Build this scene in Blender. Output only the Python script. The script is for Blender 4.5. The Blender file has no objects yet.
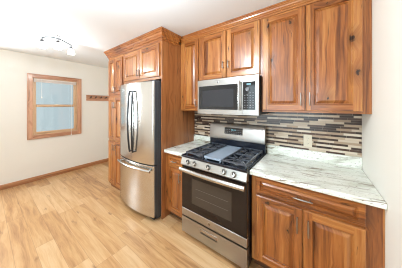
import bpy, math, random
from mathutils import Vector
C = bpy.context.scene.collection
S = bpy.context.scene
R = math.radians
random.seed(7)

# ------------------------------------------------------------------ camera
cam_d = bpy.data.cameras.new('camera'); cam = bpy.data.objects.new('camera', cam_d); C.objects.link(cam)
cam.location = (1.2529, -2.059, 1.4972)
cam.rotation_euler = (R(90), 0, 0.6257)
cam_d.sensor_width = 36.0
cam_d.lens = 157.98 / 402 * 36
cam_d.shift_x = -(201.9 - 201) / 402
cam_d.shift_y = -(134 - 105.32) / 402
cam_d.clip_start = 0.02
S.camera = cam

# ------------------------------------------------------------------ light
W = bpy.data.worlds.new('world'); S.world = W; W.use_nodes = True
wb = W.node_tree.nodes['Background']
wb.inputs[0].default_value = (0.52, 0.61, 0.635, 1); wb.inputs[1].default_value = 1.1

def lamp(name, kind, loc, energy, color=(1, 1, 1), size=0.1, size_y=None, rot=(0, 0, 0)):
    d = bpy.data.lights.new(name, kind); d.energy = energy; d.color = color
    if kind == 'AREA':
        d.size = size
        if size_y: d.shape = 'RECTANGLE'; d.size_y = size_y
        else: d.shape = 'DISK'
    else:
        d.shadow_soft_size = size
    o = bpy.data.objects.new(name, d); C.objects.link(o); o.location = loc; o.rotation_euler = rot
    return o
# daylight in the unseen left window; soft fill in an added rear window
lamp('daylight_left', 'AREA', (-3.33, -2.75, 1.5), 95, (0.88, 0.95, 1.0), 1.3, 1.25, (0, R(-90), 0))
lamp('fill_rear', 'AREA', (0.4, -4.27, 1.45), 56, (0.84, 0.94, 1.0), 2.2, 1.5, (R(90), 0, 0))
# kitchen ceiling fixture just above the frame
lamp('kitchen_lamp', 'POINT', (0.25, -1.75, 2.26), 68, (0.81, 0.92, 1.0), 0.10)

S.view_settings.view_transform = 'Standard'
S.view_settings.look = 'None'
S.view_settings.exposure = 0.08
S.view_settings.gamma = 1.0
S.view_settings.use_curve_mapping = False
S.cycles.filter_width = 1.1
S.cycles.max_bounces = 10
S.cycles.diffuse_bounces = 6

# ------------------------------------------------------------------ materials
def mat(name):
    m = bpy.data.materials.new(name); m.use_nodes = True
    nt = m.node_tree; b = nt.nodes['Principled BSDF']
    return m, nt, b
class N:
    """tiny node helper"""
    def __init__(s, nt): s.nt = nt; s.n = nt.nodes; s.l = nt.links
    def put(s, node, i, v):
        if isinstance(v, bpy.types.NodeSocket): s.l.new(v, node.inputs[i])
        elif v is not None: node.inputs[i].default_value = v
    def math(s, op, a, b=None, c=None):
        n = s.n.new('ShaderNodeMath'); n.operation = op
        s.put(n, 0, a)
        if b is not None: s.put(n, 1, b)
        if c is not None: s.put(n, 2, c)
        return n.outputs[0]
    def comb(s, x, y, z=0.0):
        n = s.n.new('ShaderNodeCombineXYZ'); s.put(n, 0, x); s.put(n, 1, y); s.put(n, 2, z); return n.outputs[0]
    def noise(s, vec, scale=5, detail=3, rough=0.5, dist=0.0):
        n = s.n.new('ShaderNodeTexNoise'); s.put(n, 'Vector', vec)
        n.inputs['Scale'].default_value = scale; n.inputs['Detail'].default_value = detail
        n.inputs['Roughness'].default_value = rough; n.inputs['Distortion'].default_value = dist
        return n.outputs[0]
    def white(s, vec):
        n = s.n.new('ShaderNodeTexWhiteNoise'); n.noise_dimensions = '3D'; s.put(n, 'Vector', vec); return n.outputs[0]
    def ramp(s, fac, stops, interp='LINEAR'):
        n = s.n.new('ShaderNodeValToRGB'); s.put(n, 0, fac); n.color_ramp.interpolation = interp
        e = n.color_ramp.elements
        while len(e) < len(stops): e.new(0.5)
        for k, (p, c) in enumerate(stops):
            e[k].position = p; e[k].color = (c[0], c[1], c[2], 1) if not isinstance(c, (int, float)) else (c, c, c, 1)
        return n.outputs[0]
    def mix(s, fac, a, b, mode='MIX'):
        n = s.n.new('ShaderNodeMix'); n.data_type = 'RGBA'; n.blend_type = mode
        s.put(n, 0, fac)
        s.put(n, 6, a if isinstance(a, bpy.types.NodeSocket) else (*a, 1))
        s.put(n, 7, b if isinstance(b, bpy.types.NodeSocket) else (*b, 1))
        return n.outputs[2]
    def obj(s):
        t = s.n.new('ShaderNodeTexCoord'); sp = s.n.new('ShaderNodeSeparateXYZ'); s.l.new(t.outputs['Object'], sp.inputs[0])
        return sp.outputs
    def rnd(s):
        return s.n.new('ShaderNodeObjectInfo').outputs['Random']
    def bump(s, h, strength, dist=0.002):
        n = s.n.new('ShaderNodeBump'); s.put(n, 'Height', h); n.inputs['Strength'].default_value = strength; n.inputs['Distance'].default_value = dist
        return n.outputs[0]

def plain(name, col, rough=0.5, metal=0.0, emit=None, strength=0.0, spec=None):
    m, nt, b = mat(name)
    b.inputs['Base Color'].default_value = (*col, 1); b.inputs['Roughness'].default_value = rough; b.inputs['Metallic'].default_value = metal
    if spec is not None: b.inputs['Specular IOR Level'].default_value = spec
    if emit: b.inputs['Emission Color'].default_value = (*emit, 1); b.inputs['Emission Strength'].default_value = strength
    return m

def wood(name, along, dark, mid, light, knots=True, rough=0.3, board=0.085):
    m, nt, b = mat(name); h = N(nt)
    x, y, z = h.obj(); r = h.rnd()
    if along == 'z': a = h.math('MULTIPLY_ADD', y, 0.83, x); l = z
    elif along == 'x': a = h.math('MULTIPLY_ADD', y, 0.83, z); l = x
    else: a = h.math('MULTIPLY_ADD', x, 0.83, z); l = y
    a = h.math('MULTIPLY_ADD', r, 17.3, a); l = h.math('MULTIPLY_ADD', r, 9.1, l)
    # knots: sparse, elongated, bend the grain beside them
    v = nt.nodes.new('ShaderNodeTexVoronoi'); v.voronoi_dimensions = '2D'; v.inputs['Scale'].default_value = 1.0
    nt.links.new(h.comb(h.math('MULTIPLY', a, 6.5), h.math('MULTIPLY', l, 3.6)), v.inputs['Vector'])
    sep = nt.nodes.new('ShaderNodeSeparateColor'); nt.links.new(v.outputs['Color'], sep.inputs[0])
    gate = h.math('GREATER_THAN', sep.outputs[0], 0.66)
    d = v.outputs['Distance']
    near = h.math('MULTIPLY', gate, h.ramp(d, [(0.0, 1.0), (0.42, 0.0)]))
    kd = h.math('ADD', d, h.math('MULTIPLY_ADD', h.noise(h.comb(h.math('MULTIPLY', a, 75), h.math('MULTIPLY', l, 40)), 1, 3), 0.22, -0.10))
    kr = h.math('MULTIPLY_ADD', sep.outputs[1], 0.09, 0.03)
    knot = h.math('MULTIPLY', gate, h.ramp(h.math('DIVIDE', kd, kr), [(0.55, 1.0), (1.0, 0.0)]))
    wob = h.noise(h.comb(h.math('MULTIPLY', a, 3), h.math('MULTIPLY', l, 2.2)), 1, 2)
    aw = h.math('ADD', a, h.math('MULTIPLY', near, 0.045))
    aw = h.math('MULTIPLY_ADD', wob, 0.05, aw)
    brd = h.math('FLOOR', h.math('DIVIDE', a, board))
    bt = h.white(h.comb(brd, 3.7, r))
    ring = h.noise(h.comb(h.math('MULTIPLY_ADD', aw, 30, h.math('MULTIPLY', bt, 31)), h.math('MULTIPLY', l, 1.3)), 1, 4, 0.6, 0.5)
    fib = h.noise(h.comb(h.math('MULTIPLY', aw, 170), h.math('MULTIPLY', l, 6)), 1, 2)
    t = h.math('ADD', h.math('MULTIPLY', ring, 0.85), h.math('MULTIPLY', fib, 0.22))
    t = h.math('ADD', t, h.math('MULTIPLY_ADD', bt, 0.26, -0.13))
    col = h.ramp(t, [(0.30, dark), (0.50, mid), (0.72, light)])
    streak = h.ramp(h.noise(h.comb(h.math('MULTIPLY', aw, 42), h.math('MULTIPLY', l, 1.8)), 1, 3, 0.55), [(0.60, 0.0), (0.70, 0.8)])
    col = h.mix(streak, col, tuple(c * 0.42 for c in dark))
    if knots:
        crack = h.ramp(h.noise(h.comb(h.math('MULTIPLY', aw, 48), h.math('MULTIPLY', l, 4.5)), 1, 3, 0.6), [(0.66, 0.0), (0.73, 0.9)])
        col = h.mix(crack, col, (dark[0] * 0.2, dark[1] * 0.17, dark[2] * 0.2))
        col = h.mix(h.math('MULTIPLY', near, 0.6), col, tuple(c * 0.8 for c in dark))
        col = h.mix(h.math('MULTIPLY', knot, 1.0), col, (dark[0] * 0.16, dark[1] * 0.14, dark[2] * 0.15))
    nt.links.new(col, b.inputs['Base Color'])
    b.inputs['Roughness'].default_value = rough
    b.inputs['Coat Weight'].default_value = 0.35; b.inputs['Coat Roughness'].default_value = 0.16
    return m
CD, CM, CL = (0.125, 0.033, 0.006), (0.33, 0.104, 0.021), (0.475, 0.205, 0.056)
WV = wood('alder_vertical_grain', 'z', CD, CM, CL)
WH = wood('alder_horizontal_grain', 'x', CD, CM, CL)
WC = wood('alder_moulding', 'x', CD, CM, CL, False, 0.34)
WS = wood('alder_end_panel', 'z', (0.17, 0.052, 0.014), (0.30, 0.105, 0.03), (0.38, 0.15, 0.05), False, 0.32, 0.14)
TD, TM, TL = (0.36, 0.165, 0.085), (0.54, 0.275, 0.16), (0.64, 0.36, 0.225)  # trim oak paler and pinker than the baseboard: window glare put into the colour
TV = wood('oak_trim_vertical', 'z', TD, TM, TL, False, 0.4)
TY = wood('oak_trim_horizontal', 'y', TD, TM, TL, False, 0.4)
BY = wood('oak_baseboard', 'y', (0.19, 0.065, 0.02), (0.36, 0.14, 0.05), (0.46, 0.21, 0.085), False, 0.4)
PV = wood('pine_sash_vertical', 'z', (0.5, 0.3, 0.16), (0.66, 0.43, 0.25), (0.74, 0.52, 0.33), False, 0.4)
PY = wood('pine_sash_horizontal', 'y', (0.5, 0.3, 0.16), (0.66, 0.43, 0.25), (0.74, 0.52, 0.33), False, 0.4)

def floor_mat():
    m, nt, b = mat('oak_plank_floor'); h = N(nt)
    x, y, z = h.obj()
    row_f = h.math('DIVIDE', y, 0.145); row = h.math('FLOOR', row_f)
    sh = h.white(h.comb(row, 1.3, 0.2))
    xf = h.math('ADD', h.math('DIVIDE', x, 1.22), h.math('MULTIPLY', sh, 5.0)); cell = h.math('FLOOR', xf)
    t = h.white(h.comb(cell, row, 2.0))
    off = h.math('MULTIPLY', t, 40)
    wob = h.noise(h.comb(h.math('ADD', h.math('MULTIPLY', x, 1.3), off), h.math('MULTIPLY', y, 5)), 1, 2)
    yw = h.math('MULTIPLY_ADD', wob, 0.12, y)
    g = h.noise(h.comb(h.math('ADD', h.math('MULTIPLY', x, 1.6), off), h.math('ADD', h.math('MULTIPLY', yw, 22), off)), 1, 5, 0.62, 0.6)
    f = h.noise(h.comb(h.math('MULTIPLY', x, 8), h.math('MULTIPLY', y, 150)), 1, 2)
    s = h.math('ADD', h.math('MULTIPLY', g, 0.85), h.math('MULTIPLY', f, 0.18))
    s = h.math('ADD', s, h.math('MULTIPLY_ADD', t, 0.30, -0.18))
    col = h.ramp(s, [(0.24, (0.32, 0.15, 0.06)), (0.46, (0.53, 0.30, 0.13)), (0.70, (0.64, 0.42, 0.225))])
    v = nt.nodes.new('ShaderNodeTexVoronoi'); v.voronoi_dimensions = '2D'; v.inputs['Scale'].default_value = 1
    nt.links.new(h.comb(h.math('ADD', h.math('MULTIPLY', x, 2.4), off), h.math('MULTIPLY', y, 7)), v.inputs['Vector'])
    sep = nt.nodes.new('ShaderNodeSeparateColor'); nt.links.new(v.outputs['Color'], sep.inputs[0])
    kd = h.math('ADD', v.outputs['Distance'], h.math('MULTIPLY_ADD', h.noise(h.comb(h.math('MULTIPLY', x, 14), h.math('MULTIPLY', y, 45)), 1, 3), 0.45, -0.2))
    kn = h.math('MULTIPLY', h.math('GREATER_THAN', sep.outputs[0], 0.74), h.ramp(kd, [(0.0, 0.7), (0.17, 0.0)]))
    col = h.mix(kn, col, (0.2, 0.085, 0.035))
    fy = h.math('FRACT', row_f); fx = h.math('FRACT', xf)
    sy = h.math('GREATER_THAN', h.math('ABSOLUTE', h.math('SUBTRACT', fy, 0.5)), 0.488)
    sx = h.math('GREATER_THAN', h.math('ABSOLUTE', h.math('SUBTRACT', fx, 0.5)), 0.4985)
    seam = h.math('MAXIMUM', sy, sx)
    col = h.mix(h.math('MULTIPLY', seam, 0.4), col, (0.2, 0.09, 0.04))
    nt.links.new(col, b.inputs['Base Color'])
    b.inputs['Roughness'].default_value = 0.3
    return m
FLOOR = floor_mat()

def tile_mat():
    m, nt, b = mat('linear_mosaic_tile'); h = N(nt)
    x, y, z = h.obj()
    zf = h.math('DIVIDE', z, 0.0215); row = h.math('FLOOR', zf)
    sh = h.white(h.comb(row, 0.5, 0.1))
    ln = h.math('MULTIPLY_ADD', h.white(h.comb(row, 4.5, 1.1)), 0.05, 0.10)
    xf = h.math('ADD', h.math('DIVIDE', x, ln), h.math('MULTIPLY', sh, 7.0)); cell = h.math('FLOOR', xf)
    t = h.white(h.comb(cell, row, 5.0))
    odd = h.math('MODULO', h.math('ADD', row, 400), 2.0)
    # darker strips mostly on alternate rows
    k = h.math('ADD', h.math('MULTIPLY', t, 0.52), h.math('MULTIPLY', odd, 0.47))
    col = h.ramp(k, [(0.0, (0.56, 0.46, 0.35)), (0.11, (0.44, 0.33, 0.23)), (0.21, (0.64, 0.55, 0.44)), (0.33, (0.36, 0.26, 0.18)), (0.43, (0.045, 0.026, 0.02)),
                     (0.49, (0.04, 0.022, 0.016)), (0.66, (0.075, 0.04, 0.028)), (0.80, (0.03, 0.018, 0.015)), (0.90, (0.55, 0.46, 0.35))], 'CONSTANT')
    fz = h.math('FRACT', zf); fx = h.math('FRACT', xf)
    gz = h.math('GREATER_THAN', h.math('ABSOLUTE', h.math('SUBTRACT', fz, 0.5)), 0.45)
    gx = h.math('GREATER_THAN', h.math('ABSOLUTE', h.math('SUBTRACT', fx, 0.5)), 0.49)
    gr = h.math('MAXIMUM', gz, gx)
    col = h.mix(h.math('MULTIPLY', gr, 0.7), col, (0.36, 0.29, 0.22))
    nt.links.new(col, b.inputs['Base Color'])
    b.inputs['Roughness'].default_value = 0.22
    return m
TILE = tile_mat()

def granite_mat():
    m, nt, b = mat('white_granite'); h = N(nt)
    x, y, z = h.obj()
    u = h.math('MULTIPLY_ADD', y, 0.35, x); w = h.math('SUBTRACT', h.math('MULTIPLY_ADD', z, 1.0, y), h.math('MULTIPLY', x, 0.22))
    base = h.noise(h.comb(h.math('MULTIPLY', u, 2.2), h.math('MULTIPLY', w, 9)), 1, 4, 0.6, 0.8)
    col = h.ramp(base, [(0.24, (0.42, 0.41, 0.32)), (0.38, (0.72, 0.75, 0.66)), (0.54, (0.86, 0.89, 0.83)), (0.8, (0.76, 0.75, 0.64))])
    vein = h.ramp(h.noise(h.comb(h.math('MULTIPLY', u, 5.5), h.math('MULTIPLY', w, 34)), 1, 4, 0.6, 1.0), [(0.52, 0.0), (0.62, 1.0)])
    big = h.ramp(h.noise(h.comb(h.math('MULTIPLY', u, 2.0), h.math('MULTIPLY', w, 5)), 1, 2), [(0.4, 0.1), (0.6, 1.0)])
    col = h.mix(h.math('MULTIPLY', vein, big), col, (0.22, 0.17, 0.115))
    spk = h.ramp(h.noise(h.comb(h.math('MULTIPLY', u, 45), h.math('MULTIPLY', w, 95)), 1, 2), [(0.62, 0.0), (0.70, 0.8)])
    col = h.mix(spk, col, (0.17, 0.12, 0.08))
    nt.links.new(col, b.inputs['Base Color']); b.inputs['Roughness'].default_value = 0.18
    return m
GRAN = granite_mat()

def steel_mat(name, col, rough, axis='x'):
    m, nt, b = mat(name); h = N(nt)
    x, y, z = h.obj()
    v = h.comb(h.math('MULTIPLY', x, 3), h.math('MULTIPLY', y, 200), h.math('MULTIPLY', z, 300)) if axis == 'x' else h.comb(h.math('MULTIPLY', x, 300), h.math('MULTIPLY', y, 200), h.math('MULTIPLY', z, 3))
    n = h.noise(v, 1, 2)
    nt.links.new(h.math('MULTIPLY_ADD', n, 0.10, rough - 0.05), b.inputs['Roughness'])
    nt.links.new(h.mix(n, tuple(c * 0.94 for c in col), tuple(min(1, c * 1.05) for c in col)), b.inputs['Base Color'])
    b.inputs['Metallic'].default_value = 1.0
    return m
STEEL = steel_mat('brushed_steel', (0.43, 0.415, 0.395), 0.33)
STEELV = steel_mat('brushed_steel_door', (0.60, 0.585, 0.56), 0.22, 'x')
HSTEEL = steel_mat('polished_steel', (0.52, 0.51, 0.49), 0.24)
DSTEEL = plain('dark_steel', (0.09, 0.093, 0.10), 0.28, 1.0)  # on the stainless fridge handles, dark reflections are put into this base colour
PEWTER = plain('pewter', (0.36, 0.33, 0.30), 0.32, 1.0)
ALU = plain('burner_aluminium', (0.55, 0.55, 0.55), 0.4, 1.0)
BGLASS = plain('black_glass', (0.012, 0.012, 0.014), 0.06)
DOORGLASS = plain('oven_black_glass', (0.016, 0.010, 0.008), 0.08, spec=.3)
WINGLASS = plain('oven_window_glass', (0.05, 0.037, 0.028), 0.12, spec=.35)
MWGLASS = plain('microwave_window_mesh', (0.03, 0.03, 0.034), 0.25, spec=.3)
ENAMEL = plain('black_enamel', (0.010, 0.013, 0.022), 0.2)
IRON = plain('cast_iron', (0.07, 0.08, 0.10), 0.3)
GRID = plain('griddle_grey', (0.32, 0.39, 0.48), 0.35)
FSIDE = plain('fridge_side_grey', (0.045, 0.05, 0.058), 0.4)
BLACK = plain('black_plastic', (0.01, 0.01, 0.01), 0.5)
IVORY = plain('ivory_plastic', (0.66, 0.60, 0.48), 0.4)
SLOT = plain('slot_dark', (0.05, 0.04, 0.03), 0.6)
LABELGREY = plain('button_print', (0.16, 0.165, 0.18), 0.5)
DISPLIT = plain('clock_display', (0.02, 0.05, 0.06), 0.3, 0, (0.25, 0.6, 0.7), 0.8)
BLINDW = plain('blind_vinyl', (0.80, 0.72, 0.66), 0.5)
CORD = plain('white_cord', (0.85, 0.85, 0.82), 0.6)
BRONZE = plain('dark_nickel', (0.05, 0.05, 0.055), 0.5)
CHROME = plain('brushed_nickel', (0.5, 0.5, 0.5), 0.3, 1.0)
SHADE = plain('lit_glass_shade', (0.9, 0.9, 0.9), 0.3, 0, (1.0, 0.98, 0.95), 5.0)
WALLP = plain('cream_wall_paint', (0.80, 0.77, 0.70), 0.6)
CEILP = plain('white_ceiling_paint', (0.79, 0.82, 0.84), 0.7)
DIRTW = plain('white_trim_paint', (0.8, 0.79, 0.76), 0.5)
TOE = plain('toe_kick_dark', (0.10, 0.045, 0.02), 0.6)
def glass_mat():
    m = bpy.data.materials.new('window_glass'); m.use_nodes = True; nt = m.node_tree
    nt.nodes.remove(nt.nodes['Principled BSDF']); out = nt.nodes['Material Output']
    t = nt.nodes.new('ShaderNodeBsdfTransparent'); t.inputs[0].default_value = (0.93, 0.96, 0.97, 1)
    g = nt.nodes.new('ShaderNodeBsdfGlossy'); g.inputs['Roughness'].default_value = 0.05
    mx = nt.nodes.new('ShaderNodeMixShader'); mx.inputs[0].default_value = 0.06
    nt.links.new(t.outputs[0], mx.inputs[1]); nt.links.new(g.outputs[0], mx.inputs[2]); nt.links.new(mx.outputs[0], out.inputs[0])
    return m
GLASS = glass_mat()

# ------------------------------------------------------------------ mesh helpers
class MB:
    def __init__(s): s.v = []; s.f = []; s.m = []
    def face(s, pts, mi=0):
        n = len(s.v); s.v += [tuple(p) for p in pts]; s.f.append(tuple(range(n, n + len(pts)))); s.m.append(mi)
    def box(s, x0, x1, y0, y1, z0, z1, mi=0):
        n = len(s.v)
        s.v += [(x0, y0, z0), (x1, y0, z0), (x1, y1, z0), (x0, y1, z0), (x0, y0, z1), (x1, y0, z1), (x1, y1, z1), (x0, y1, z1)]
        for q in ((0, 3, 2, 1), (4, 5, 6, 7), (0, 1, 5, 4), (1, 2, 6, 5), (2, 3, 7, 6), (3, 0, 4, 7)):
            s.f.append(tuple(n + i for i in q)); s.m.append(mi)
        return s
    def prism(s, pts, z0, z1, mi=0, axis='z'):
        """outline of (a,b), counter-clockwise, swept along axis"""
        def P(a, b, c): return (a, b, c) if axis == 'z' else ((c, a, b) if axis == 'x' else (a, c, b))
        n = len(s.v); k = len(pts)
        s.v += [P(a, b, z0) for a, b in pts] + [P(a, b, z1) for a, b in pts]
        s.f.append(tuple(n + i for i in reversed(range(k)))); s.f.append(tuple(n + k + i for i in range(k))); s.m += [mi, mi]
        for i in range(k):
            j = (i + 1) % k; s.f.append((n + i, n + j, n + k + j, n + k + i)); s.m.append(mi)
        return s
    def loft(s, loops, mi=0, cap=True):
        n = len(s.v); k = len(loops[0])
        for L in loops: s.v += [tuple(p) for p in L]
        for a in range(len(loops) - 1):
            for i in range(k):
                j = (i + 1) % k
                s.f.append((n + a * k + i, n + a * k + j, n + (a + 1) * k + j, n + (a + 1) * k + i)); s.m.append(mi)
        if cap:
            s.f.append(tuple(n + i for i in reversed(range(k)))); e = n + (len(loops) - 1) * k
            s.f.append(tuple(e + i for i in range(k))); s.m += [mi, mi]
        return s
    def tube(s, pts, r, k=10, mi=0, flat=1.0):
        pts = [Vector(p) for p in pts]; loops = []; up = None
        for i, p in enumerate(pts):
            t = (pts[min(i + 1, len(pts) - 1)] - pts[max(i - 1, 0)]).normalized()
            if up is None:
                a = Vector((0, 0, 1)) if abs(t.z) < 0.9 else Vector((0, 1, 0)); up = (a - t * a.dot(t)).normalized()
            else: up = (up - t * up.dot(t)).normalized()
            sd = t.cross(up); rr = r[i] if isinstance(r, (list, tuple)) else r
            loops.append([p + (sd * math.cos(2 * math.pi * j / k) + up * math.sin(2 * math.pi * j / k) * flat) * rr for j in range(k)])
        return s.loft(loops, mi)
    def lathe(s, prof, c, d=(0, 0, 1), k=20, mi=0):
        """profile of (radius, height along d)"""
        d = Vector(d).normalized(); c = Vector(c); a = Vector((1, 0, 0)) if abs(d.x) < 0.9 else Vector((0, 1, 0))
        u = (a - d * a.dot(d)).normalized(); w = d.cross(u)
        return s.loft([[c + d * h + (u * math.cos(2 * math.pi * j / k) + w * math.sin(2 * math.pi * j / k)) * max(r, 1e-4) for j in range(k)] for r, h in prof], mi)
    def build(s, name, mats, parent=None, bevel=0.0, smooth=True, seg=2):
        off = Vector((0, 0, 0)); p = parent
        while p: off += p.location; p = p.parent
        me = bpy.data.meshes.new(name)
        me.from_pydata([(x - off.x, y - off.y, z - off.z) for x, y, z in s.v], [], s.f)
        if not isinstance(mats, (list, tuple)): mats = [mats]
        for m in mats: me.materials.append(m)
        me.polygons.foreach_set('material_index', s.m)
        import bmesh
        bm = bmesh.new(); bm.from_mesh(me); bmesh.ops.remove_doubles(bm, verts=bm.verts, dist=1e-5)
        bmesh.ops.recalc_face_normals(bm, faces=bm.faces); bm.to_mesh(me); bm.free()
        me.polygons.foreach_set('use_smooth', [bool(smooth)] * len(me.polygons))
        if smooth: me.set_sharp_from_angle(angle=R(38))
        o = bpy.data.objects.new(name, me); C.objects.link(o); o.parent = parent
        if bevel:
            b = o.modifiers.new('bevel', 'BEVEL'); b.width = bevel; b.segments = seg; b.limit_method = 'ANGLE'; b.angle_limit = R(50)
        return o

def thing(name, label, cat, loc=(0, 0, 0), group=None, kind=None):
    o = bpy.data.objects.new(name, None); C.objects.link(o); o.location = loc; o.empty_display_size = 0.1
    o['label'] = label; o['category'] = cat
    if group: o['group'] = group
    if kind: o['kind'] = kind
    return o
def tag(o, label, cat=None, kind=None, group=None):
    o['label'] = label
    if cat: o['category'] = cat
    if kind: o['kind'] = kind
    if group: o['group'] = group
    return o
def struct(name, mb, m, label, **k):
    o = mb.build(name, m, **k); o['kind'] = 'structure'; o['label'] = label; return o

# ------------------------------------------------------------------ room
XL, XR, XE, YR, ZC = -3.265, 1.597, 3.0, -4.2, 2.49
struct('floor', MB().box(XL - .12, XE + .12, YR - .12, 0.12, -0.06, 0), FLOOR, 'light oak plank floor running along the kitchen')
struct('ceiling', MB().box(XL - .12, XE + .12, YR - .12, 0.12, ZC, ZC + .08), CEILP, 'plain white ceiling')
struct('wall_back', MB().box(XL - .12, XE + .12, 0, 0.12, 0, ZC), WALLP, 'cream wall behind the cabinets')
struct('wall_right', MB().box(XR, XR + .11, -1.1, 0, 0, ZC), WALLP, 'short cream wall at the right end of the worktop')
struct('wall_east', MB().box(XE, XE + .12, YR, 0, 0, ZC), WALLP, 'cream side wall')
def wall_x(name, x0, x1, y0, y1, holes, label):
    mb = MB(); ys = sorted({y0, y1, *[h[0] for h in holes], *[h[1] for h in holes]})
    for a, b in zip(ys, ys[1:]):
        hs = [h for h in holes if h[0] <= a and b <= h[1]]
        if not hs: mb.box(x0, x1, a, b, 0, ZC)
        else:
            mb.box(x0, x1, a, b, 0, hs[0][2]); mb.box(x0, x1, a, b, hs[0][3], ZC)
    return struct(name, mb, WALLP, label)
W1 = (-1.497, -0.769, 0.90, 2.05)
W2 = (-3.40, -2.10, 0.88, 2.13)
wall_x('wall_left', XL - .12, XL, YR, 0, [W1, W2], 'cream wall with the oak framed window')
rw = MB(); RX0, RX1, RZ0, RZ1 = -.7, 1.5, 0.7, 2.2
rw.box(XL, RX0, YR - .12, YR, 0, ZC).box(RX1, XE, YR - .12, YR, 0, ZC).box(RX0, RX1, YR - .12, YR, 0, RZ0).box(RX0, RX1, YR - .12, YR, RZ1, ZC)
struct('wall_rear', rw, WALLP, 'cream wall behind the viewer')
struct('baseboard_left', MB().prism([(XL, 0), (XL + .016, 0), (XL + .016, .068), (XL + .010, .082), (XL, .085)], -4.19, -0.001, axis='y'), BY, 'oak baseboard along the window wall')
struct('baseboard_back', MB().box(XL + .017, -1.88, -.015, -.0005, 0, .083), WH, 'oak baseboard on the back wall', bevel=.003)

# mosaic tile between worktop and wall cabinets
struct('wall_tile', MB().box(-.377, XR - .001, -.009, 0, .90, 1.46), TILE, 'linear mosaic of brown and cream strips above the worktop')

# ------------------------------------------------------------------ windows
def window(name, hole, label, detailed):
    y0, y1, z0, z1 = hole; c = .07; X = XL
    t = bpy.data.objects.new(name, None); C.objects.link(t); t.location = (X, (y0 + y1) / 2, z0); t['kind'] = 'structure'; t['label'] = label
    f = MB()
    f.box(X, X + .02, y0 - c, y0 + .004, z0 - c, z1 + c, 0).box(X, X + .02, y1 - .004, y1 + c, z0 - c, z1 + c, 0)
    f.box(X, X + .0195, y0 + .004, y1 - .004, z1 - .004, z1 + c, 1).box(X, X + .0195, y0 + .004, y1 - .004, z0 - c, z0 + .004, 1)
    f.box(X + .0195, X + .028, y0 - c, y0 - c + .02, z0 - c, z1 + c, 0).box(X + .0195, X + .028, y1 + c - .02, y1 + c, z0 - c, z1 + c, 0)
    f.box(X + .0195, X + .0275, y0 - c + .02, y1 + c - .02, z1 + c - .02, z1 + c, 1).box(X + .0195, X + .0275, y0 - c + .02, y1 + c - .02, z0 - c, z0 - c + .02, 1)
    f.build('window_frame', [TV, TY], t, bevel=.003)
    j = MB()
    j.box(X - .12, X - .0005, y0, y0 + .014, z0, z1, 0).box(X - .12, X - .0005, y1 - .014, y1, z0, z1, 0)
    j.box(X - .12, X - .0005, y0 + .014, y1 - .014, z1 - .014, z1, 1).box(X - .12, X - .0005, y0 + .014, y1 - .014, z0, z0 + .014, 1)
    j.build('window_jamb', [PV, PY], t)
    zm = (z0 + z1) / 2 + .01; a, b = y0 + .015, y1 - .015
    for k, (xa, xb, za, zb) in enumerate(((X - .045, X - .012, z0 + .015, zm + .02), (X - .085, X - .052, zm - .02, z1 - .015))):
        s = MB(); w = .046
        s.box(xa, xb, a, a + w, za, zb, 0).box(xa, xb, b - w, b, za, zb, 0)
        s.box(xa, xb - .001, a + w, b - w, zb - .034, zb, 1).box(xa, xb - .001, a + w, b - w, za, za + .05, 1)
        so = s.build('window_sash', [PV, PY], t, bevel=.003)
        MB().box((xa + xb) / 2 - .002, (xa + xb) / 2 + .002, a + w + .0005, b - w - .0005, za + .0505, zb - .0345).build('pane', GLASS, so)
        if k == 0:
            MB().box(xa + .004, xb - .004, (a + b) / 2 - .03, (a + b) / 2 + .03, zb + .0005, zb + .014).build('sash_lock', IVORY, so, bevel=.003)
    return t
window('window_1', W1, 'oak framed double hung window on the left wall', True)
window('window_2', W2, 'second oak framed window nearer the viewer on the left wall', True)
t = bpy.data.objects.new('window_3', None); C.objects.link(t); t.location = (0, YR, RZ0); t['kind'] = 'structure'; t['label'] = 'added wide window behind the viewer for soft fill light'  # rear window is added to carry soft fill light
f = MB(); c = .08
f.box(RX0 - c, RX0, YR - .10, YR + .02, RZ0 - c, RZ1 + c).box(RX1, RX1 + c, YR - .10, YR + .02, RZ0 - c, RZ1 + c)
f.box(RX0, RX1, YR - .10, YR + .02, RZ1, RZ1 + c).box(RX0, RX1, YR - .10, YR + .02, RZ0 - c, RZ0)
xm = (RX0 + RX1) / 2
for q in (-.53, .53): f.box(xm + q - .035, xm + q + .035, YR - .08, YR - .01, RZ0, RZ1)
f.build('window_frame', DIRTW, t)
MB().box(RX0, RX1, YR - .05, YR - .045, RZ0, RZ1).build('pane', GLASS, t)

# raised mini blind in window 1
y0, y1, z0, z1 = W1
bl = thing('window_blind', 'raised white mini blind with hanging cords at the top of the window', 'blind', (XL, (y0 + y1) / 2, z1 - .016))
MB().box(XL - .05, XL - .008, y0 + .02, y1 - .02, z1 - .042, z1 - .0165).build('headrail', BLINDW, bl, bevel=.003)
sl = MB()
for k in range(6):
    q = z1 - .046 - k * .0042; sl.box(XL - .042, XL - .016, y0 + .024, y1 - .024, q - .003, q)
sl.build('slats', BLINDW, bl)
MB().box(XL - .043, XL - .015, y0 + .023, y1 - .023, z1 - .084, z1 - .072).build('bottom_rail', BLINDW, bl, bevel=.003)
for yy, zl in ((y0 + .13, 1.68), (y1 - .125, .86)):
    cd = MB(); xx = XL + .032
    cd.tube([(XL - .006, yy, z1 - .03), (XL + .018, yy, z1 - .032), (xx, yy, z1 - .06), (xx, yy, zl)], .0035, 6)
    co = cd.build('lift_cord', CORD, bl)
    MB().lathe([(.003, 0), (.008, -.012), (.009, -.04), (.004, -.045)], (xx, yy, zl), k=10).build('tassel', CORD, co)

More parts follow.
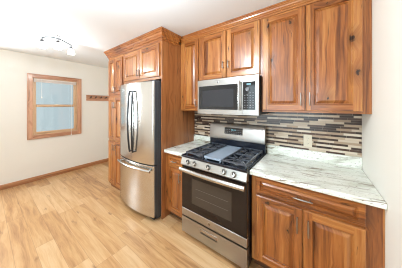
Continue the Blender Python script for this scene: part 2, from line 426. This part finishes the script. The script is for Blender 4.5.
# coat rack
cr = thing('coat_rack', 'oak coat rack board with dark pegs on the wall beside the pantry', 'coat rack', (XL, -.33, 1.60))
MB().box(XL + .0005, XL + .02, -.60, -.06, 1.610, 1.752).build('board', TY, cr, bevel=.006)
for yy in (-.52, -.41, -.295, -.18):
    MB().lathe([(.014, 0), (.010, .012), (.009, .05), (.018, .06), (.019, .072), (.010, .082)], (XL + .0202, yy, 1.685), (1, 0, .25), 14).build('peg', plain('peg_dark', (.08, .045, .03), .4) if 'peg_dark' not in bpy.data.materials else bpy.data.materials['peg_dark'], cr)

# ------------------------------------------------------------------ cabinet parts
def pull(parent, p, length, axis):
    """slim bar pull standing off the front, p = centre on the front surface"""
    x, y, z = p; h = length / 2; so = .028; mb = MB()
    if axis == 'z':
        mb.tube([(x, y - so, z - h), (x, y - so - .003, z - h * .5), (x, y - so - .004, z), (x, y - so - .003, z + h * .5), (x, y - so, z + h)], [.0045, .0055, .006, .0055, .0045], 8)
        for q in (-.72, .72): mb.tube([(x, y + .0003, z + q * h), (x, y - so, z + q * h)], .0045, 8)
    else:
        mb.tube([(x - h, y - so, z), (x - h * .5, y - so - .003, z), (x, y - so - .004, z), (x + h * .5, y - so - .003, z), (x + h, y - so, z)], [.0045, .0055, .006, .0055, .0045], 8)
        for q in (-.72, .72): mb.tube([(x + q * h, y + .0003, z), (x + q * h, y - so, z)], .0045, 8)
    return mb.build('handle', PEWTER, parent)

def panel_front(parent, name, x0, x1, z0, z1, yb, sw=.056, rw=None, horizontal=False, th=.02):
    """raised panel door or drawer front; yb = its back, front faces -Y"""
    rw = rw or sw; yf = yb - th; mb = MB(); H = 1; V = 1 if horizontal else 0
    def ring(i, y, ix=None):
        ax = i if ix is None else ix
        return [(x0 + ax, y, z0 + i), (x1 - ax, y, z0 + i), (x1 - ax, y, z1 - i), (x0 + ax, y, z1 - i)]
    def rr(dx, dz, y): return [(x0 + dx, y, z0 + dz), (x1 - dx, y, z0 + dz), (x1 - dx, y, z1 - dz), (x0 + dx, y, z1 - dz)]
    def strip(A, B, hh=1):
        for i in range(4):
            j = (i + 1) % 4; mb.face([A[i], A[j], B[j], B[i]], (hh, V, hh, V)[i])
    e = .005
    A = rr(0, 0, yb); B = rr(0, 0, yf + e); Cc = rr(e, e, yf); D = rr(sw, rw, yf)
    mb.face(list(reversed(A)), V); strip(A, B); strip(B, Cc)
    # stiles full height, rails between
    mb.face([Cc[0], (D[0][0], yf, Cc[0][2]), (D[3][0], yf, Cc[3][2]), Cc[3]], V)
    mb.face([(D[1][0], yf, Cc[1][2]), Cc[1], Cc[2], (D[2][0], yf, Cc[2][2])], V)
    mb.face([(D[0][0], yf, Cc[0][2]), (D[1][0], yf, Cc[1][2]), D[1], D[0]], H)
    mb.face([D[3], D[2], (D[2][0], yf, Cc[2][2]), (D[3][0], yf, Cc[3][2])], H)
    k = min(1.0, (z1 - z0 - 2 * rw) / .11)
    E1 = rr(sw + .004, rw + .004 * k, yf + .006); E2 = rr(sw + .007, rw + .007 * k, yf + .014); E3 = rr(sw + .012, rw + .012 * k, yf + .014)
    E4 = rr(sw + .014 + .019 * k, rw + .014 * k + .018 * k, yf + .002); E5 = rr(sw + .018 + .020 * k, rw + .017 * k + .019 * k, yf + .001)
    strip(D, E1); strip(E1, E2); strip(E2, E3, V); strip(E3, E4, V); strip(E4, E5, V); mb.face(E5, V)
    return mb.build(name, [WV, WH], parent, smooth=False)

def case(parent, x0, x1, z0, z1, yfr, openings, yback=-.001, fr=.019, sl=.06, sr=.06, rb=.045, rt=.06):
    """carcass box with a face frame; openings = list of (x0,x1,z0,z1) are only closed by doors, frame is drawn solid behind"""
    mb = MB()
    mb.box(x0, x1, yfr + fr, yback, z0, z1, 0)
    mb.box(x0, x0 + sl, yfr, yfr + fr - .0003, z0, z1, 0); mb.box(x1 - sr, x1, yfr, yfr + fr - .0003, z0, z1, 0)
    mb.box(x0 + sl, x1 - sr, yfr, yfr + fr - .0003, z0, z0 + rb, 1); mb.box(x0 + sl, x1 - sr, yfr, yfr + fr - .0003, z1 - rt, z1, 1)
    for (a, b, c, d, g) in openings: mb.box(a, b, yfr, yfr + fr - .0003, c, d, g)
    return mb.build('case', [WV, WH], parent, smooth=False)

def crown(name, label, path, zb, zt, pr, parent=None):
    """stepped moulding swept along a path of (x, y), outward to the right of travel"""
    prof = [(0, 0), (.010, 0), (.012, .22), (.026, .25), (.028, .40), (.044, .50), (.050, .66), (.062, .70), (.064, .82), (.078, .86), (.08, 1.0), (0, 1.0)]
    k = len(path); loops = []
    for i in range(k):
        dirs = []
        if i: dirs.append((Vector(path[i]) - Vector(path[i - 1])).normalized())
        if i < k - 1: dirs.append((Vector(path[i + 1]) - Vector(path[i])).normalized())
        ns = [Vector((d.y, -d.x)) for d in dirs]
        n = ns[0] if len(ns) == 1 else ns[0] + ns[1]
        loops.append([(path[i][0] + n.x * a * pr / .08, path[i][1] + n.y * a * pr / .08, zb + (zt - zb) * b) for a, b in prof])
    mb = MB().loft(loops)
    o = mb.build(name, WC, parent, smooth=False)
    return o if parent else tag(o, label, 'moulding', 'thing')

# ---- tall pantry
YP = -.686
p = thing('pantry_cabinet', 'tall knotty wood pantry cabinet with stacked double doors left of the refrigerator', 'cabinet', (-1.62, YP / 2, 0))
PX0, PX1 = -1.876, -1.358
mb = MB()
mb.box(PX0, PX1, YP + .019, -.001, .065, 2.40, 0)
for a, b in ((PX0, PX0 + .03), (PX1 - .02, PX1)): mb.box(a, b, YP, YP + .0187, .065, 2.40, 0)
for a, b in ((.065, .11), (.845, .90), (1.625, 1.69), (2.30, 2.40)): mb.box(PX0 + .03, PX1 - .02, YP, YP + .0187, a, b, 1)
mb.build('case', [WV, WH], p, smooth=False)
MB().box(PX0 + .01, PX1, YP + .03, YP + .05, 0, .0645).build('toe_kick', WH, p)
PM = (PX0 + PX1) / 2 + .005
for z0, z1, hz in ((1.68, 2.31, 1.765), (.89, 1.635, 1.50), (.10, .855, .76)):
    for a, b, hx in ((PX0 + .02, PM - .0015, PM - .03), (PM + .0015, PX1 - .01, PM + .03)):
        d = panel_front(p, 'door', a, b, z0, z1, YP - .0005, .05)
        pull(d, (hx, YP - .0205, hz), .11, 'z')

crown('crown', '', [(PX0, -.002), (PX0, YP), (PX1 + .002, YP)], 2.352, ZC - .003, .066, p)

# ---- cabinet over the refrigerator, with its tall end panel
p = thing('refrigerator_cabinet', 'wide double door wood cabinet above the refrigerator with full height end panel', 'cabinet', (-.87, YP / 2, 0))
FX0, FX1 = -1.356, -.381
case(p, FX0, FX1 - .02, 1.85, 2.40, YP, [(-.91, -.82, 1.8955, 2.2995, 0)], rt=.10)
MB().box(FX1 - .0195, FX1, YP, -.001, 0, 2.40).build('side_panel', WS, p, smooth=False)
FM = -.868
for a, b, hx in ((FX0 + .03, FM - .0015, FM - .032), (FM + .0015, FX1 - .05, FM + .032)):
    d = panel_front(p, 'door', a, b, 1.885, 2.32, YP - .0005, .056)
    pull(d, (hx, YP - .0205, 1.975), .10, 'z')
crown('crown', '', [(FX0 + .0005, YP), (FX1, YP), (FX1, -.394)], 2.352, ZC - .003, .066, p)

# ---- wall cabinets
YU = -.335
p = thing('wall_cabinet', 'narrow single door wall cabinet between refrigerator panel and microwave', 'cabinet', (-.19, YU / 2, 1.42))
case(p, -.379, -.0035, 1.42, 2.44, YU, [])
d = panel_front(p, 'door', -.335, -.042, 1.432, 2.40, YU - .0005, .056)
pull(d, (-.07, YU - .0205, 1.53), .10, 'z')
p = thing('wall_cabinet', 'short double door wall cabinet directly above the microwave', 'cabinet', (.39, YU / 2, 1.82))
case(p, -.0025, .7865, 1.815, 2.44, YU, [(.34, .42, 1.8605, 2.3795, 0)])
for a, b, hx in ((-.012 + .005, .374, .345), (.386, .772, .415)):
    d = panel_front(p, 'door', a, b, 1.83, 2.40, YU - .0005, .056)
    pull(d, (hx, YU - .0205, 1.985), .09, 'z')
p = thing('wall_cabinet', 'tall double door wall cabinet above the right worktop', 'cabinet', (1.19, YU / 2, 1.43))
case(p, .7875, XR - .002, 1.43, 2.44, YU, [(1.14, 1.22, 1.4755, 2.3795, 0)])
for a, b, hx in ((.803, 1.1725, 1.142), (1.1795, 1.545, 1.208)):
    d = panel_front(p, 'door', a, b, 1.447, 2.40, YU - .0005, .056)
    pull(d, (hx, YU - .0205, 1.553), .115, 'z')
crown('crown_molding', 'stepped crown moulding along the top of the wall cabinets by the ceiling', [(FX1 + .003, YU), (XR - .002, YU)], 2.412, ZC - .003, .052)

# ---- base cabinets and worktops
YB = -.615
def base(name, label, x0, x1, fronts, mids):
    p = thing(name, label, 'cabinet', ((x0 + x1) / 2, YB / 2, 0))
    case(p, x0, x1, .10, .874, YB, mids, sl=.055, sr=.09, rt=.03)
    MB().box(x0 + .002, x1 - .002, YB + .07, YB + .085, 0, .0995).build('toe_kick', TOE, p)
    return p
p = base('base_cabinet', 'narrow base cabinet with one drawer and one door left of the range', -.379, -.022, None, [(-.3235, -.1125, .695, .735, 1)])
d = panel_front(p, 'drawer', -.325, -.07, .727, .842, YB - .0005, .032, .026, True)
pull(d, (-.20, YB - .0205, .785), .09, 'x')
d = panel_front(p, 'door', -.325, -.07, .125, .70, YB - .0005, .05)
pull(d, (-.105, YB - .0205, .60), .11, 'z')
p = base('base_cabinet', 'wide base cabinet with one long drawer over two doors right of the range', .775, XR - .002, None, [(.8305, 1.5045, .69, .735, 1), (1.14, 1.20, .1455, .6895, 0)])
d = panel_front(p, 'drawer', .818, 1.512, .722, .862, YB - .0005, .034, .028, True)
pull(d, (1.172, YB - .0205, .788), .125, 'x')
for a, b, hx in ((.818, 1.1675, 1.136), (1.1745, 1.512, 1.207)):
    d = panel_front(p, 'door', a, b, .125, .70, YB - .0005, .056)
    pull(d, (hx, YB - .0205, .585), .125, 'z')
for x0, x1, lab in ((-.3795, -.018, 'short granite worktop left of the range'), (.768, XR - .001, 'long white granite worktop with grey veins right of the range')):
    t = MB().box(x0, x1, -.66, -.0105, .876, .914).build('countertop', GRAN, None, bevel=.006, seg=3)
    tag(t, lab, 'worktop')
    MB().box(x0, x1, -.031, -.0105, .9145, 1.016).build('upstand', GRAN, t, bevel=.003)

# ------------------------------------------------------------------ outlet
o = thing('electrical_outlet', 'ivory duplex electrical outlet on the mosaic tile', 'outlet', (1.18, -.01, 1.114))
MB().box(1.142, 1.218, -.0145, -.0092, 1.052, 1.180).build('cover_plate', IVORY, o, bevel=.003)
for z in (1.088, 1.144):
    q = MB().prism([(1.18 + .017 * math.cos(a) * 1.0, z + min(.014, max(-.014, .019 * math.sin(a)))) for a in [2 * math.pi * k / 24 for k in range(24)]], -.0175, -.0147, axis='y').build('receptacle', IVORY, o)
    MB().box(1.1725, 1.1745, -.0179, -.0176, z - .004, z + .006).box(1.1855, 1.1875, -.0179, -.0176, z - .004, z + .005).box(1.1785, 1.1815, -.0179, -.0176, z - .0105, z - .0075).build('slots', SLOT, q)
MB().lathe([(.003, 0), (.003, .001)], (1.18, -.0147, 1.116), (0, -1, 0), 10).build('screw', PEWTER, o)

# ------------------------------------------------------------------ refrigerator
fr = thing('refrigerator', 'stainless french door refrigerator with bottom freezer drawer', 'refrigerator', (-.822, -.4, 0))
FL, FRR = -1.238, -.406
fc = (FL + FRR) / 2; fw = (FRR - FL) / 2; YBK = -.745
MB().box(FL + .006, FRR - .004, YBK + .004, -.06, .03, 1.79).build('body', FSIDE, fr, bevel=.004)
def fy(x): return -.803 - .058 * (1 - ((x - fc) / fw) ** 2)
def bow(x0, x1, z0, z1, name, r0, r1):
    pts = []; n = 16
    for k in range(n + 1):
        x = x0 + (x1 - x0) * k / n; pts.append((x, fy(x)))
    rr = .014
    if r0: pts[0] = (x0, fy(x0) + rr); pts.insert(1, (x0 + rr * .3, fy(x0) + rr * .28)); pts[2] = (x0 + rr + .006, fy(x0 + rr + .006))
    if r1: pts[-1] = (x1, fy(x1) + rr); pts.insert(-1, (x1 - rr * .3, fy(x1) + rr * .28)); pts[-3] = (x1 - rr - .006, fy(x1 - rr - .006))
    pts += [(x1, YBK), (x0, YBK)]
    o = MB().prism(pts, z0, z1).build(name, [STEELV, FSIDE], fr, bevel=.003)
    for q in o.data.polygons:
        if abs(q.normal.x) > .95 or q.normal.y > .9: q.material_index = 1   # grey painted door sides
    return o
dl = bow(FL, fc - .002, .738, 1.805, 'door', True, False)
dr = bow(fc + .002, FRR, .738, 1.805, 'door', False, True)
fz = bow(FL, FRR, .075, .722, 'freezer_drawer', True, True)
for dd, sx in ((dl, -1), (dr, 1)):
    pts = []; x0 = fc + .042 + sx * .036
    for k in range(15):
        q = k / 14; b = math.sin(math.pi * q)
        pts.append((x0 + sx * .010 * b, fy(x0) - .022 - .026 * b ** .7, .862 + .838 * q))
    h = MB().tube(pts, .0105, 10, flat=1.2)
    for zz in (0, -1): h.tube([(x0, fy(x0) + .002, pts[zz][2] + (.012 if zz == 0 else -.012)), (x0, fy(x0) - .026, pts[zz][2] + (.012 if zz == 0 else -.012))], .012, 10)
    h.build('handle', DSTEEL, dd)
pts = []
for k in range(19):
    q = k / 18; x = FL + .06 + (2 * fw - .075) * q
    pts.append((x, fy(x) - .042, 0.668))
h = MB().tube(pts, .0135, 10, flat=1.25)
for k in (1, -2): h.tube([(pts[k][0], fy(pts[k][0]) + .002, 0.668), (pts[k][0], pts[k][1], 0.668)], .012, 10)
h.build('handle', HSTEEL, fz)
MB().box(FL + .01, FL + .10, -.775, -.66, 1.7905, 1.822).build('hinge_cover', FSIDE, fr, bevel=.006)
MB().box(FRR - .10, FRR - .01, -.775, -.66, 1.7905, 1.822).build('hinge_cover', FSIDE, fr, bevel=.006)
MB().box(FL + .02, FRR - .02, -.78, -.746, .028, .07).build('toe_grille', BLACK, fr, bevel=.003)
for x in (FL + .06, FRR - .06):
    for y in (-.70, -.12): MB().lathe([(.022, 0), (.022, .012), (.012, .014), (.012, .0295)], (x, y, 0), k=14).build('foot', BLACK, fr)

# ------------------------------------------------------------------ gas range
g = thing('gas_range', 'stainless gas range with black cooktop between the base cabinets', 'range', (.381, -.36, 0))
GX0, GX1 = -.016, .763
MB().box(GX0, GX1, -.665, -.035, .035, .904).build('body', ENAMEL, g, bevel=.003)
# control panel, gently slanted
MB().prism([(-.666, .816), (-.716, .816), (-.724, .826), (-.700, .900), (-.666, .904)], GX0, GX1, axis='x').build('control_panel', STEEL, g, bevel=.003)
for x in (.091, .185, .361, .540, .642):
    k = MB().lathe([(.027, 0), (.027, .006), (.024, .009), (.022, .028), (.019, .032), (.001, .033)], (x, -.7128, .861), (0, -1, .32), 20).build('knob', HSTEEL, g)
    MB().box(x - .003, x + .003, -.7475, -.7415, .868, .890).build('knob_pointer', DSTEEL, k)
# cooktop slab with raised rim
ct = MB(); ct.box(GX0 - .001, GX1 + .001, -.712, -.095, .9045, .918)
ct.box(GX0 - .001, GX1 + .001, -.712, -.695, .918, .926).box(GX0 - .001, GX0 + .014, -.695, -.095, .918, .926).box(GX1 - .014, GX1 + .001, -.695, -.095, .918, .926)
ct.build('cooktop', ENAMEL, g, bevel=.003)
for bx, by, br in ((.150, -.555, .045), (.150, -.255, .038), (.617, -.555, .05), (.617, -.255, .034), (.384, -.40, .04)):
    b = MB().lathe([(br + .012, 0), (br + .012, .004), (br, .008), (br, .016), (br - .006, .018)], (bx, by, .9183), k=24).build('burner', ALU, g)
    MB().lathe([(br - .008, 0), (br - .006, .003), (br - .008, .007), (.004, .009)], (bx, by, .9364), k=24).build('burner_cap', IRON, b)
def grate(x0, x1):
    m = MB(); w = .0055; zt0, zt1 = .950, .964; y0, y1 = -.682, -.118
    for x in (x0, x1): m.box(x - w, x + w, y0, y1, zt0 - .004, zt1)
    for y in (y0 + w, (y0 + y1) / 2, y1 - w): m.box(x0 + w, x1 - w, y - w, y + w, zt0 - .002, zt1 - .0003)
    xc = (x0 + x1) / 2
    for by in (-.555, -.255):
        m.box(xc - w * .8, xc + w * .8, by + .03, by + .118, zt0, zt1); m.box(xc - w * .8, xc + w * .8, by - .118, by - .03, zt0, zt1)
        m.box(x0 + w, xc - .03, by - w * .8, by + w * .8, zt0, zt1); m.box(xc + .03, x1 - w, by - w * .8, by + w * .8, zt0, zt1)
        for sx in (-1, 1):
            for sy in (-1, 1):
                m.tube([(xc + sx * .028, by + sy * .028, (zt0 + zt1) / 2), (xc + sx * .095, by + sy * .10, (zt0 + zt1) / 2)], .0058, 6)
    for x in (x0, x1):
        for y in (y0 + .02, (y0 + y1) / 2, y1 - .02): m.box(x - .006, x + .006, y - .008, y + .008, .9265 if 0 else .9186, zt0 - .003)
    return m.build('grate', IRON, g)
grate(.034, .262); grate(.505, .735)
gd = MB(); gd.box(.283, .487, -.675, -.125, .936, .952)
gd.box(.283, .487, -.675, -0.668, .952, .9575).box(.283, .487, -.132, -.125, .952, .9575).box(.283, .290, -0.668, -.132, .952, .9575).box(.480, .487, -0.668, -.132, .952, .9575)
for x in (.30, .47):
    for y in (-.66, -.14): gd.box(x - .008, x + .008, y - .008, y + .008, .9186, .936)
gd.build('griddle', GRID, g, bevel=.002)
# backguard
MB().box(GX0, GX1, -.094, -.036, .9045, 1.030).build('backguard_base', ENAMEL, g, bevel=.003)
MB().prism([(-.036, 1.0305), (-.110, 1.0305), (-.112, 1.045), (-.089, 1.229), (-.080, 1.239), (-.036, 1.239)], GX0, GX1, axis='x').build('backguard', STEEL, g, bevel=.004)
def slant(z): return -.112 + (z - 1.045) / .184 * .023
dsp = MB(); dsp.loft([[(x, slant(1.108) - .0016, 1.108), (x, slant(1.196) - .0016, 1.196), (x, slant(1.196) + .002, 1.196), (x, slant(1.108) + .002, 1.108)] for x in (.225, .485)])
dp = dsp.build('display', BGLASS, g)
bt = MB(); lit = MB()
for r_ in range(3):
    z = 1.120 + .023 * r_
    for c_ in range(9):
        x = .247 + c_ * .0268
        if r_ == 2 and 3 <= c_ <= 5: continue
        bt.box(x - .007, x + .007, slant(z) - .0026, slant(z) - .0017, z - .0035, z + .0035)
bt.build('buttons', LABELGREY, dp)
for x in (.328, .345, .365, .382): lit.box(x - .005, x + .005, slant(1.166) - .0026, slant(1.166) - .0017, 1.159, 1.173)
lit.build('clock_digits', DISPLIT, dp)
# oven door
od = MB().box(GX0 + .002, GX1 - .002, -.703, -.6655, .318, .812).build('oven_door', DOORGLASS, g, bevel=.004)
MB().box(.135, .615, -.7050, -.7032, .41, .685).build('window', WINGLASS, od, bevel=.003)
rk = MB()
for z in (.50, .585): 
    rk.box(.19, .58, -.7056, -.7051, z - .002, z + .002)
rk.build('rack_lines', plain('rack_grey', (.10, .085, .07), .3), od)
MB().box(GX0 + .002, GX1 - .002, -.703, -.6655, .236, .3175).build('door_trim', STEEL, od, bevel=.003)
bd = MB().lathe([(.0135, 0), (.0135, .0015), (.0115, .002), (.001, .002)], (.365, -.7031, .278), (0, -1, 0), 20).build('badge', HSTEEL, od)
MB().tube([(.365 + .009 * math.cos(a * .7), -.7055, .278 + .009 * math.sin(a * .7)) for a in range(10)], .0009, 6).tube([(.359, -.7055, .275), (.363, -.7055, .283), (.366, -.7055, .275), (.371, -.7055, .281)], .0009, 6).build('badge_emblem', DSTEEL, bd)
pts = [( .0 + .755 * k / 16, -.752 - .016 * math.sin(math.pi * k / 16), .780) for k in range(17)]
h = MB().tube(pts, .018, 12, flat=1.3)
for k in (1, 15): h.tube([(pts[k][0], -.7032, .780), (pts[k][0], pts[k][1], .780)], .013, 10)
h.build('handle', HSTEEL, od)
# storage drawer with a recessed grip
dw = MB(); y0, y1 = -.703, -.6655
dw.box(GX0 + .002, .255, y0, y1, .045, .222).box(.455, GX1 - .002, y0, y1, .045, .222).box(.255, .455, y0, y1, .045, .136).box(.255, .455, y0, y1, .180, .222).box(.255, .455, y0 + .022, y1, .136, .180)
dwo = dw.build('storage_drawer', STEEL, g)
MB().prism([(-.7045, .150), (-.7045, .182), (-.700, .184), (-.684, .180), (-.684, .176), (-.700, .150)], .253, .457, axis='x').build('handle', HSTEEL, dwo, bevel=.001)
for x in (.06, .70):
    for y in (-.62, -.08): MB().lathe([(.02, 0), (.02, .010), (.010, .012), (.010, .0345)], (x, y, 0), k=12).build('foot', BLACK, g)

# ------------------------------------------------------------------ microwave
m = thing('microwave_oven', 'stainless over the range microwave with black window and control panel', 'microwave', (.385, -.2, 1.39))
MX0, MX1, MZ0, MZ1, MY = -.001, .7805, 1.391, 1.8145, -.418
MB().box(MX0 + .004, MX1 - .004, MY + .048, -.0105, MZ0 + .004, MZ1).build('body', FSIDE, m, bevel=.003)
md = MB(); a, b = MX0, .606
wx0, wx1, wz0, wz1 = .022, .552, 1.446, 1.738
y0, y1 = MY, MY + .047
md.box(a, wx0, y0, y1, MZ0, MZ1 - .0005).box(wx1, b, y0, y1, MZ0, MZ1 - .0005).box(wx0, wx1, y0, y1, MZ0, wz0).box(wx0, wx1, y0, y1, wz1, MZ1 - .0005)
mdo = md.build('door', STEEL, m)
MB().box(wx0 + .0005, wx1 - .0005, MY + .003, MY + .04, wz0 + .0005, wz1 - .0005).build('window', BGLASS, mdo)
MB().box(wx0 + .05, wx1 - .05, MY + .0018, MY + .0027, wz0 + .035, wz1 - .055).build('window_mesh', MWGLASS, mdo)
h = MB().tube([(.582, MY - .034 - .012 * math.sin(math.pi * k / 12), 1.445 + .32 * k / 12) for k in range(13)], .0115, 10)
for z in (1.462, 1.748): h.tube([(.582, MY - .0003, z), (.582, MY - .038, z)], .010, 8)
h.build('handle', HSTEEL, mdo)
bd = MB().lathe([(.013, 0), (.013, .0015), (.011, .002), (.001, .002)], (.30, MY - .0002, 1.775), (0, -1, 0), 20).build('badge', HSTEEL, mdo)
MB().tube([(.30 + .0085 * math.cos(q * .7), MY - .0026, 1.775 + .0085 * math.sin(q * .7)) for q in range(10)], .0009, 6).tube([(.294, MY - .0026, 1.772), (.298, MY - .0026, 1.78), (.301, MY - .0026, 1.772), (.306, MY - .0026, 1.778)], .0009, 6).build('badge_emblem', DSTEEL, bd)
cp = MB().box(.6065, MX1, y0, y1, MZ0, MZ1 - .0005).build('control_panel', STEEL, m, bevel=.002)
kp = MB().box(.614, .745, MY - .002, MY - .0002, 1.45, 1.748).build('keypad', BGLASS, cp)
MB().lathe([(.021, 0), (.021, .006), (.019, .008), (.001, .008)], (.664, MY - .0022, 1.668), (0, -1, 0), 20).build('dial', LABELGREY, kp)
MB().box(.655, .70, MY - .0028, MY - .0021, 1.714, 1.73).build('clock_display', DISPLIT, kp)
bt = MB()
for r_ in range(7):
    for c_ in range(4):
        x = .634 + c_ * .030; z = 1.472 + r_ * .026
        if r_ == 6 and c_ < 2: continue
        bt.box(x - .007, x + .007, MY - .0028, MY - .0021, z - .0035, z + .0035)
bt.build('buttons', LABELGREY, kp)
vt = MB()
for k in range(2): vt.box(MX0 + .06 + .37 * k, MX0 + .35 + .37 * k, -.33, -.12, MZ0 - .002, MZ0 + .0036)
vt.build('grease_filter', ALU, m)

# ------------------------------------------------------------------ ceiling lights
tl = thing('ceiling_track_light', 'curved dark metal ceiling track light with glowing glass shades', 'ceiling light', (-1.68, -1.43, ZC))
MB().lathe([(.045, 0), (.045, -.008), (.03, -.018), (.009, -.02), (.008, -.055)], (-1.68, -1.43, ZC - .0005), k=24).build('canopy', CHROME, tl)
pts = [(-1.806, -1.585, 2.43), (-1.735, -1.56, 2.43), (-1.69, -1.525, 2.43), (-1.672, -1.485, 2.43), (-1.675, -1.445, 2.43), (-1.695, -1.405, 2.43), (-1.728, -1.365, 2.43), (-1.775, -1.315, 2.43), (-1.83, -1.26, 2.43)]
MB().tube(pts, .009, 8).build('track_bar', BRONZE, tl)
for k in (0, 4, 8):
    x, y, z = pts[k]; 
    hd = MB().tube([(x, y, z - .006), (x, y, z - .03)], .006, 8).lathe([(.012, 0), (.022, -.012), (.022, -.03)], (x, y, z - .028), k=16).build('lamp_head', BRONZE, tl)
    MB().lathe([(.021, -.0), (.034, -.02), (.043, -.05), (.047, -.078), (.036, -.082), (.001, -.083)], (x, y, z - .0585), k=20).build('lamp_shade', SHADE, hd)
for k in (2, 6):
    x, y, z = pts[k]; lamp('track_lamp', 'POINT', (x - .03, y, z - .20), 7.0, (.86, .95, 1.0), .03)
kl = thing('ceiling_light', 'flush drum ceiling light over the kitchen floor in front of the range', 'ceiling light', (.25, -1.75, ZC))
MB().lathe([(.20, 0), (.20, -.025), (.185, -.03)], (.25, -1.75, ZC - .0005), k=32).build('rim', CHROME, kl)
MB().lathe([(.182, 0), (.178, -.05), (.15, -.075), (.001, -.085)], (.25, -1.75, ZC - .0315), k=32).build('diffuser', SHADE, kl)
